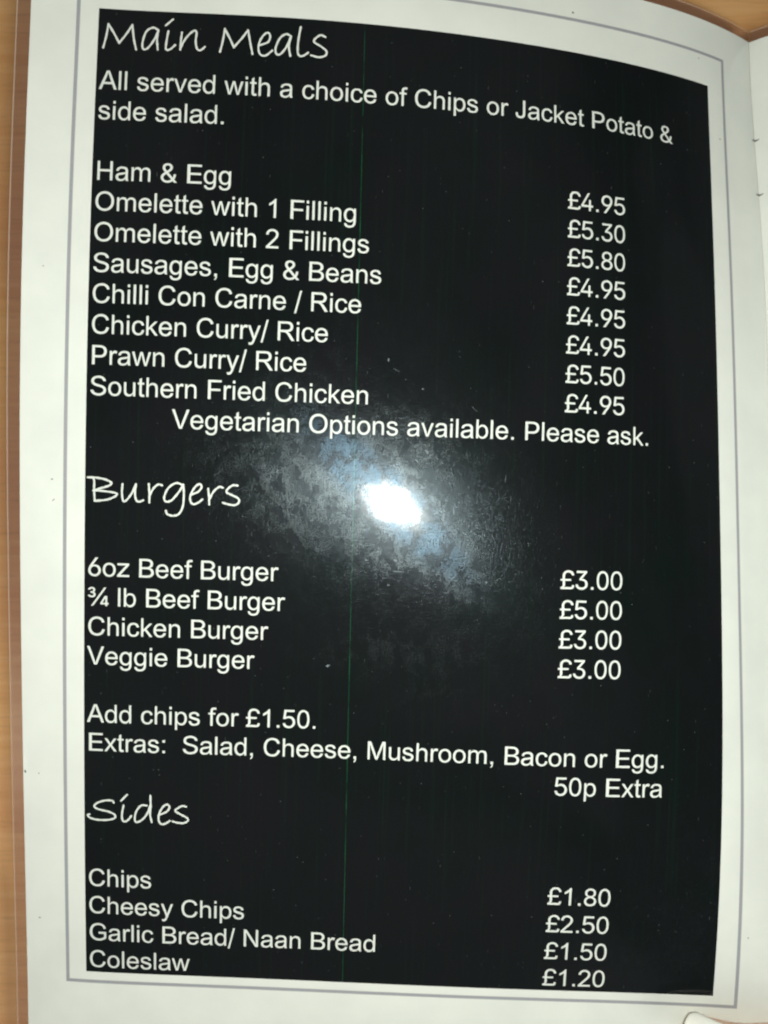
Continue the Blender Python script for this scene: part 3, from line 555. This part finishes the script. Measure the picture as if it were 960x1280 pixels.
STROKES = [
 ('Main Meals','P',[(1.53, 10.67), (2.66, 4.18), (5.71, 9.22), (9.03, 4.1)]),
 ('Main Meals','C',[(9.03, 4.1), (9.54, 7.74), (10.28, 10.82)]),
 ('Main Meals','C',[(16.01, 5.24), (14.56, 4.64), (12.83, 5.75), (11.96, 8.72), (12.15, 10.55), (13.38, 10.31), (15.05, 7.85), (16.02, 5.42)]),
 ('Main Meals','C',[(16.02, 5.42), (15.76, 7.82), (16.06, 10.67)]),
 ('Main Meals','C',[(17.92, 3.94), (19.81, 2.2)]),
 ('Main Meals','C',[(18.7, 5.49), (18.24, 9.18), (18.37, 10.57), (19.43, 10.42), (20.63, 9.26)]),
 ('Main Meals','C',[(22.35, 5.69), (22.16, 8.2), (22.1, 10.48)]),
 ('Main Meals','C',[(22.09, 10.1), (23.37, 7.39), (25.28, 5.26), (26.24, 5.52), (26.12, 8.03), (26.57, 10.06), (27.54, 10.4), (28.61, 9.45)]),
 ('Main Meals','P',[(32.7, 10.63), (33.78, 4.27), (36.33, 9.25), (39.98, 4.35)]),
 ('Main Meals','C',[(39.98, 4.35), (40.69, 7.74), (41.4, 10.89)]),
 ('Main Meals','C',[(43.3, 8.36), (45.48, 7.33), (45.93, 5.55), (45.02, 4.84), (43.6, 6.45), (42.94, 8.76), (43.39, 10.79), (44.87, 11.16), (46.67, 9.69)]),
 ('Main Meals','C',[(51.55, 5.44), (50.2, 4.92), (48.61, 6.16), (47.53, 8.89), (47.81, 10.54), (48.91, 10.47), (50.47, 8.33), (51.55, 5.44)]),
 ('Main Meals','C',[(51.55, 5.44), (51.06, 8.29), (51.52, 10.92)]),
 ('Main Meals','C',[(54.06, 2.75), (53.58, 6.22), (53.47, 9.66), (54.1, 10.76), (55.21, 10.53), (56.29, 9.7)]),
 ('Main Meals','C',[(60.83, 5.1), (59.47, 4.66), (58.02, 5.77), (57.83, 6.7), (59.57, 7.72), (61.1, 8.9), (60.99, 10.13), (59.3, 10.78), (57.06, 10.41)]),
 ('Burgers','C',[(2.11, 125.81), (2.48, 126.73), (2.46, 129.31), (2.7, 132.04)]),
 ('Burgers','C',[(0.67, 125.76), (3.14, 125.78), (5.71, 126.26), (7.11, 127.09), (6.25, 127.89), (4.2, 128.58), (2.26, 129.22)]),
 ('Burgers','C',[(2.26, 129.22), (5.24, 129.32), (8.23, 129.74), (8.44, 130.4), (6.3, 131.51), (2.8, 132.04)]),
 ('Burgers','C',[(10.09, 127.25), (9.97, 129.57), (10.31, 131.74), (11.18, 131.6), (12.69, 129.49), (13.68, 127.13)]),
 ('Burgers','C',[(13.68, 127.13), (13.46, 129.46), (13.75, 131.26), (14.53, 131.91), (15.65, 131.46)]),
 ('Burgers','C',[(17.12, 127.02), (17.31, 129.34), (17.36, 132.03)]),
 ('Burgers','C',[(17.33, 130.37), (18.32, 128.27), (19.59, 127.09), (20.72, 127.26)]),
 ('Burgers','C',[(26.26, 126.99), (24.46, 126.53), (22.43, 127.88), (21.34, 130.24), (21.72, 131.53), (23.26, 131.22), (25.27, 128.83), (26.36, 126.88)]),
 ('Burgers','C',[(26.36, 126.88), (26.57, 129.56), (26.37, 132.68), (25.38, 134.79), (23.84, 135.36), (22.29, 134.99), (21.87, 134.12)]),
 ('Burgers','C',[(28.63, 129.5), (30.41, 128.67), (31.31, 127.35), (30.63, 126.59), (29.36, 127.67), (28.37, 129.77), (28.4, 131.32), (29.19, 132.08), (30.47, 131.63), (31.58, 130.71)]),
 ('Burgers','C',[(33.07, 127.81), (33.32, 129.88), (33.47, 132.06)]),
 ('Burgers','C',[(33.44, 130.66), (34.53, 128.55), (36.04, 127.21), (37.08, 127.44)]),
 ('Burgers','C',[(40.93, 126.7), (39.64, 126.69), (38.37, 127.66), (38.03, 128.6), (39.44, 129.29), (41.16, 130.17), (41.39, 131.2), (40.27, 132.02), (38.46, 131.81), (37.06, 131.43)]),
 ('Sides','C',[(8.26, 216.32), (7.86, 215.8), (5.88, 215.81), (3.68, 216.62), (2.8, 217.7), (4.07, 218.46), (6.86, 219.03), (8.57, 219.9), (8.45, 220.86), (6.46, 221.46), (3.66, 221.52), (1.65, 221.08), (0.93, 220.29), (1.46, 220.05)]),
 ('Sides','C',[(10.32, 215.69), (12.02, 213.84)]),
 ('Sides','C',[(11.04, 217.02), (10.64, 219.4), (10.76, 221.26), (11.55, 221.64), (12.51, 220.98), (13.22, 219.91)]),
 ('Sides','C',[(17.56, 216.76), (15.98, 216.82), (14.6, 218.61), (14.21, 220.91), (14.81, 221.71), (16.39, 220.82), (17.76, 218.9), (18.46, 216.81)]),
 ('Sides','C',[(18.53, 213.84), (18.62, 216.81), (18.48, 219.29), (18.96, 221.55)]),
 ('Sides','C',[(21.32, 219.19), (23.08, 218.3), (23.86, 217.04), (23.26, 216.23), (22.09, 216.89), (21.0, 218.99), (20.93, 221.06), (21.73, 221.99), (22.91, 221.7), (23.97, 220.96)]),
 ('Sides','C',[(28.5, 216.68), (27.39, 216.51), (26.22, 217.16), (25.44, 218.01), (27.03, 218.99), (28.81, 219.97), (28.93, 220.79), (27.84, 221.44), (26.26, 221.41), (24.76, 221.05)]),
]

for title in ('Main Meals', 'Burgers', 'Sides'):
    V = []; H = []; F = []; h = .12
    for t, kind, p in STROKES:
        if t != title: continue
        if kind == 'P':
            for i in range(len(p) - 1):
                a, b_ = np.array(p[i]), np.array(p[i+1]); mid = (a + b_) / 2 + np.array([.12, .05])
                ribbon(catmull([a, mid, b_], 6), .53, h, V, H, F); h += .036
        else:
            ribbon(catmull(p), .53, h, V, H, F); h += .036
    V = np.array(V); P = surf(V[:, 0], V[:, 1], np.array(H))
    # turn every face to the reader
    F2 = []
    for f in F:
        q = P[list(f)]; nz = np.cross(q[1] - q[0], q[2] - q[0])[2]
        F2.append(f if nz > 0 else tuple(reversed(f)))
    o = mesh_obj('heading', P, F2, M_TEXT, panel, V); o['label'] = 'handwritten style heading ' + title

# ---- green printer line, fainter neighbours ---------------------------------
def streak(us, w, h=.14):
    vv = np.linspace(.3, PANEL_H - .3, 130); uc = np.interp(vv, [0, 267], us)
    U = np.concatenate([uc - w / 2, uc + w / 2]); Vv = np.concatenate([vv, vv]); n = len(vv)
    F = [(i, i + 1, n + i + 1, n + i) for i in range(n - 1)]
    return mesh_obj('print_streak', surf(U, Vv, h - .045), F, M_GREEN, panel, np.stack([U, Vv], 1))
streak((71.4, 73.2), .18)['label'] = 'thin green printer fault line running down the panel'

# ---- specks and staples -------------------------------------------------------
V = []; F = []
def blot(u, v, a, b_, ang):
    c = len(V); K = 9
    V.append((u, v))
    for k in range(K):
        t = 2 * pi * k / K; r = random.uniform(.65, 1.15)
        x, y = a * r * math.cos(t), b_ * r * math.sin(t)
        V.append((u + x * math.cos(ang) - y * math.sin(ang), v + x * math.sin(ang) + y * math.cos(ang)))
    for k in range(K): F.append((c, c + 1 + (k + 1) % K, c + 1 + k))
for s in [(131.5, -12.2, .45, .28, .5), (-8.9, 126.6, .35, .18, 0), (-8.5, 132.2, .5, .12, -.8), (-17.0, 208.8, .3, .45, 0), (-13, 209, .2, .15, 0), (174.6, -8, .2, .2, 0), (182.3, 16, .3, .2, .3),
          (-13.5, 252, .35, .15, .2), (187, 250, .2, .2, 0), (-12, 70, .15, .2, 0)]: blot(*s)
VV = np.array(V)
sp = mesh_obj('specks', surf(VV[:, 0], VV[:, 1], .07), F, M_SPECK, page, VV); sp['kind'] = 'stuff'
V = []; F = []
for s in [(85.3, 148.9, 1.9, .12, .04), (84.2, 145.9, .6, .28, .1), (91.8, 116.2, .75, .4, .9), (89.2, 118.7, .6, .12, .7), (94.6, 117.8, .7, .07, .9), (95.8, 130.0, 1.2, .07, 1.55), (99.6, 132.0, 1.4, .06, 1.5),
          (113.5, 122.7, 1.1, .05, 1.6), (115.1, 128.2, 1.0, .05, 1.5), (82.5, 152.7, .5, .2, .2), (83.0, 94.3, 1.1, .06, .5), (80.6, 91.5, .25, .5, .1), (104.4, 104, 1.4, .05, .8), (76.2, 146, .5, .2, .3), (66.6, 175.5, .7, .35, -.4),
          (90.1, 99, .3, .2, 0), (109.2, 151.2, .25, .25, 0), (120.3, 140.5, .9, .05, 1.4), (71, 118, .5, .2, 1.0), (98.4, 109.3, 1.2, .05, .75)]: blot(*s)
VV = np.array(V)
sc = mesh_obj('scuffs', surf(VV[:, 0], VV[:, 1], .25), F, mat_flat('scuffed_plastic', (.20, .23, .24, 1), .8, .5, 3.0), panel, VV); sc['kind'] = 'stuff'
for v0 in (12.2, 30.3):
    pts = np.array([(-1.3, v0 + .1), (-.6, v0 - .15), (0.0, v0), (.7, v0 + .1), (1.4, v0 - .1)])
    U = []; W_ = []; 
    for (a, b_), r in zip(pts, (.12, .2, .28, .2, .1)): U += [(a, b_ - r), (a, b_ + r)]
    U = np.array(U)
    left = surf(PR + np.minimum(U[:, 0], 0), U[:, 1], .12); right = right_surf(np.maximum(U[:, 0], 0), U[:, 1], .12)
    Pt = np.where((U[:, 0] <= 0)[:, None], left, right) + np.array([0, 0, .0002])
    Pb = Pt - np.array([0, 0, .0004])
    n = len(Pt); F = [(2*i, 2*i+1, 2*i+3, 2*i+2) for i in range(4)]
    F += [(2*i, 2*i+2, n+2*i+2, n+2*i) for i in range(4)] + [(2*i+1, n+2*i+1, n+2*i+3, 2*i+3) for i in range(4)]
    mesh_obj('staple', np.vstack([Pt, Pb]), F, M_STEEL, menu, np.tile(U, (2, 1)))['label'] = 'dark binding stitch across the fold'

# ---------------------------------------------------------------- the holding hand
def W3(p): return Vector((p[0] / 1000, -p[1] / 1000, (TABLE_DEPTH - p[2]) / 1000))
chains = [
 [(162,208,276,20),(150,194,262,14),(140,176,252,11),(127,159,245,9.6),(113.5,148.6,243,8.6),(100,150.6,245,6.8),(90,147.1,246.6,5.9),(86,146.2,247.6,4.4)],   # thumb
 [(162,208,276,20),(142,196,288,16),(118,172,287,10),(100,150,278,8.6),(90,134,270,7.8),(83,122,264.5,6.4)],
 [(162,208,276,20),(154,196,290,15),(136,168,291,10),(121,144,282,8.8),(111,127,273,7.8),(104,114,266,6.4)],
 [(162,208,276,20),(170,200,291,15),(157,172,292,10),(143,148,284,8.4),(133,131,276,7.4),(126,119,269,6.2)],
 [(162,208,276,20),(184,208,289,14),(178,184,291,8.8),(167,163,286,7.4),(158,148,280,6.6),(152,138,274,5.4)],
 [(162,208,276,20),(186,236,280,22),(214,262,282,24),(244,290,284,27)]]
verts = [chains[0][0]]; edges = []
for ch in chains:
    prev = 0
    for p in ch[1:]:
        verts.append(p); edges.append((prev, len(verts) - 1)); prev = len(verts) - 1
me = bpy.data.meshes.new('person'); me.from_pydata([W3(p) for p in verts], edges, []); me.update()
hand = bpy.data.objects.new('person', me); C.objects.link(hand)
md = hand.modifiers.new('skin', 'SKIN'); md.use_smooth_shade = True
for i, sv in enumerate(me.skin_vertices[0].data):
    r = verts[i][3] / 1000; sv.radius = (r, r); sv.use_root = (i == 0)
hand.modifiers.new('sub', 'SUBSURF').levels = 3
hand.modifiers['sub'].render_levels = 3
dg = bpy.context.evaluated_depsgraph_get()
me2 = bpy.data.meshes.new_from_object(hand.evaluated_get(dg)); hand.modifiers.clear(); hand.data = me2
def mat_skin():
    b = N('skin'); tc = b.n('ShaderNodeTexCoord').outputs['Object']
    c = b.mixc(b.ramp(b.noise(tc, 120, 4, .6), .35, .7), (.76, .50, .37, 1), (.68, .41, .29, 1))
    p = b.n('ShaderNodeBsdfPrincipled'); b.l(c, p.inputs['Base Color']); p.inputs['Roughness'].default_value = .5
    p.inputs['Subsurface Weight'].default_value = .25; p.inputs['Subsurface Scale'].default_value = .003; p.inputs['Subsurface Radius'].default_value = (1, .35, .2)
    bp = b.n('ShaderNodeBump'); bp.inputs['Strength'].default_value = .35; bp.inputs['Distance'].default_value = .0003
    b.l(b.noise(tc, 900, 3, .6), bp.inputs['Height']); b.l(bp.outputs[0], p.inputs['Normal'])
    b.l(p.outputs[0], b.out.inputs[0]); return b.m
def mat_nail():
    b = N('nail'); tc = b.n('ShaderNodeTexCoord').outputs['Object']
    c = b.mixc(b.ramp(b.noise(tc, 200, 3, .6), .35, .7), (.88, .88, .78, 1), (.86, .83, .73, 1))
    p = b.n('ShaderNodeBsdfPrincipled'); b.l(c, p.inputs['Base Color']); p.inputs['Roughness'].default_value = .3
    b.l(p.outputs[0], b.out.inputs[0]); return b.m
me2.materials.clear(); me2.materials.append(mat_skin())
for p in me2.polygons: p.use_smooth = True
hand['label'] = 'hand with a pale thumbnail gripping the bottom right corner of the menu'
hand['category'] = 'hand'
# nail: a curved plate on the thumb's upper side
tip = np.array([84.2, 145.4, 248.0]); root = np.array([98.2, 148.4, 244.8])
ax = (tip - root); Ln = np.linalg.norm(ax); ax /= Ln
side = np.cross(ax, np.array([0, 0, 1.0])); side /= np.linalg.norm(side); up = np.cross(side, ax); up *= -np.sign(up[2])
NR, NC = 14, 16; P = []; F = []
for layer in (0, 1):
    for i in range(NR + 1):
        t = i / NR
        for j in range(NC + 1):
            s = -1 + 2 * j / NC
            edge = (1 - abs(s) ** 2.6) ** .5
            half = 6.4 * (1 - .10 * (1 - t))
            tt = root + ax * (Ln * (.05 + t * (.80 + .22 * edge)))
            ang = s * .98
            rr = half / math.sin(.98)
            p = tt + side * rr * math.sin(ang) + up * (rr * (math.cos(ang) - 1) + 7.0 - 1.2 * t * t - (.35 if layer else 0))
            P.append(p)
n1 = (NR + 1) * (NC + 1)
for i in range(NR):
    for j in range(NC):
        a = i * (NC + 1) + j
        F.append((a, a + 1, a + NC + 2, a + NC + 1)); F.append((n1 + a, n1 + a + NC + 1, n1 + a + NC + 2, n1 + a + 1))
b_ = [j for j in range(NC + 1)] + [i * (NC + 1) + NC for i in range(1, NR + 1)] + [NR * (NC + 1) + j for j in range(NC - 1, -1, -1)] + [i * (NC + 1) for i in range(NR - 1, 0, -1)]
for k in range(len(b_)):
    a, c = b_[k], b_[(k + 1) % len(b_)]; F.append((a, n1 + a, n1 + c, c))
nail = mesh_obj('nail', [W3(p) for p in P], F, mat_nail(), hand)
nail['label'] = 'pale glossy thumbnail'
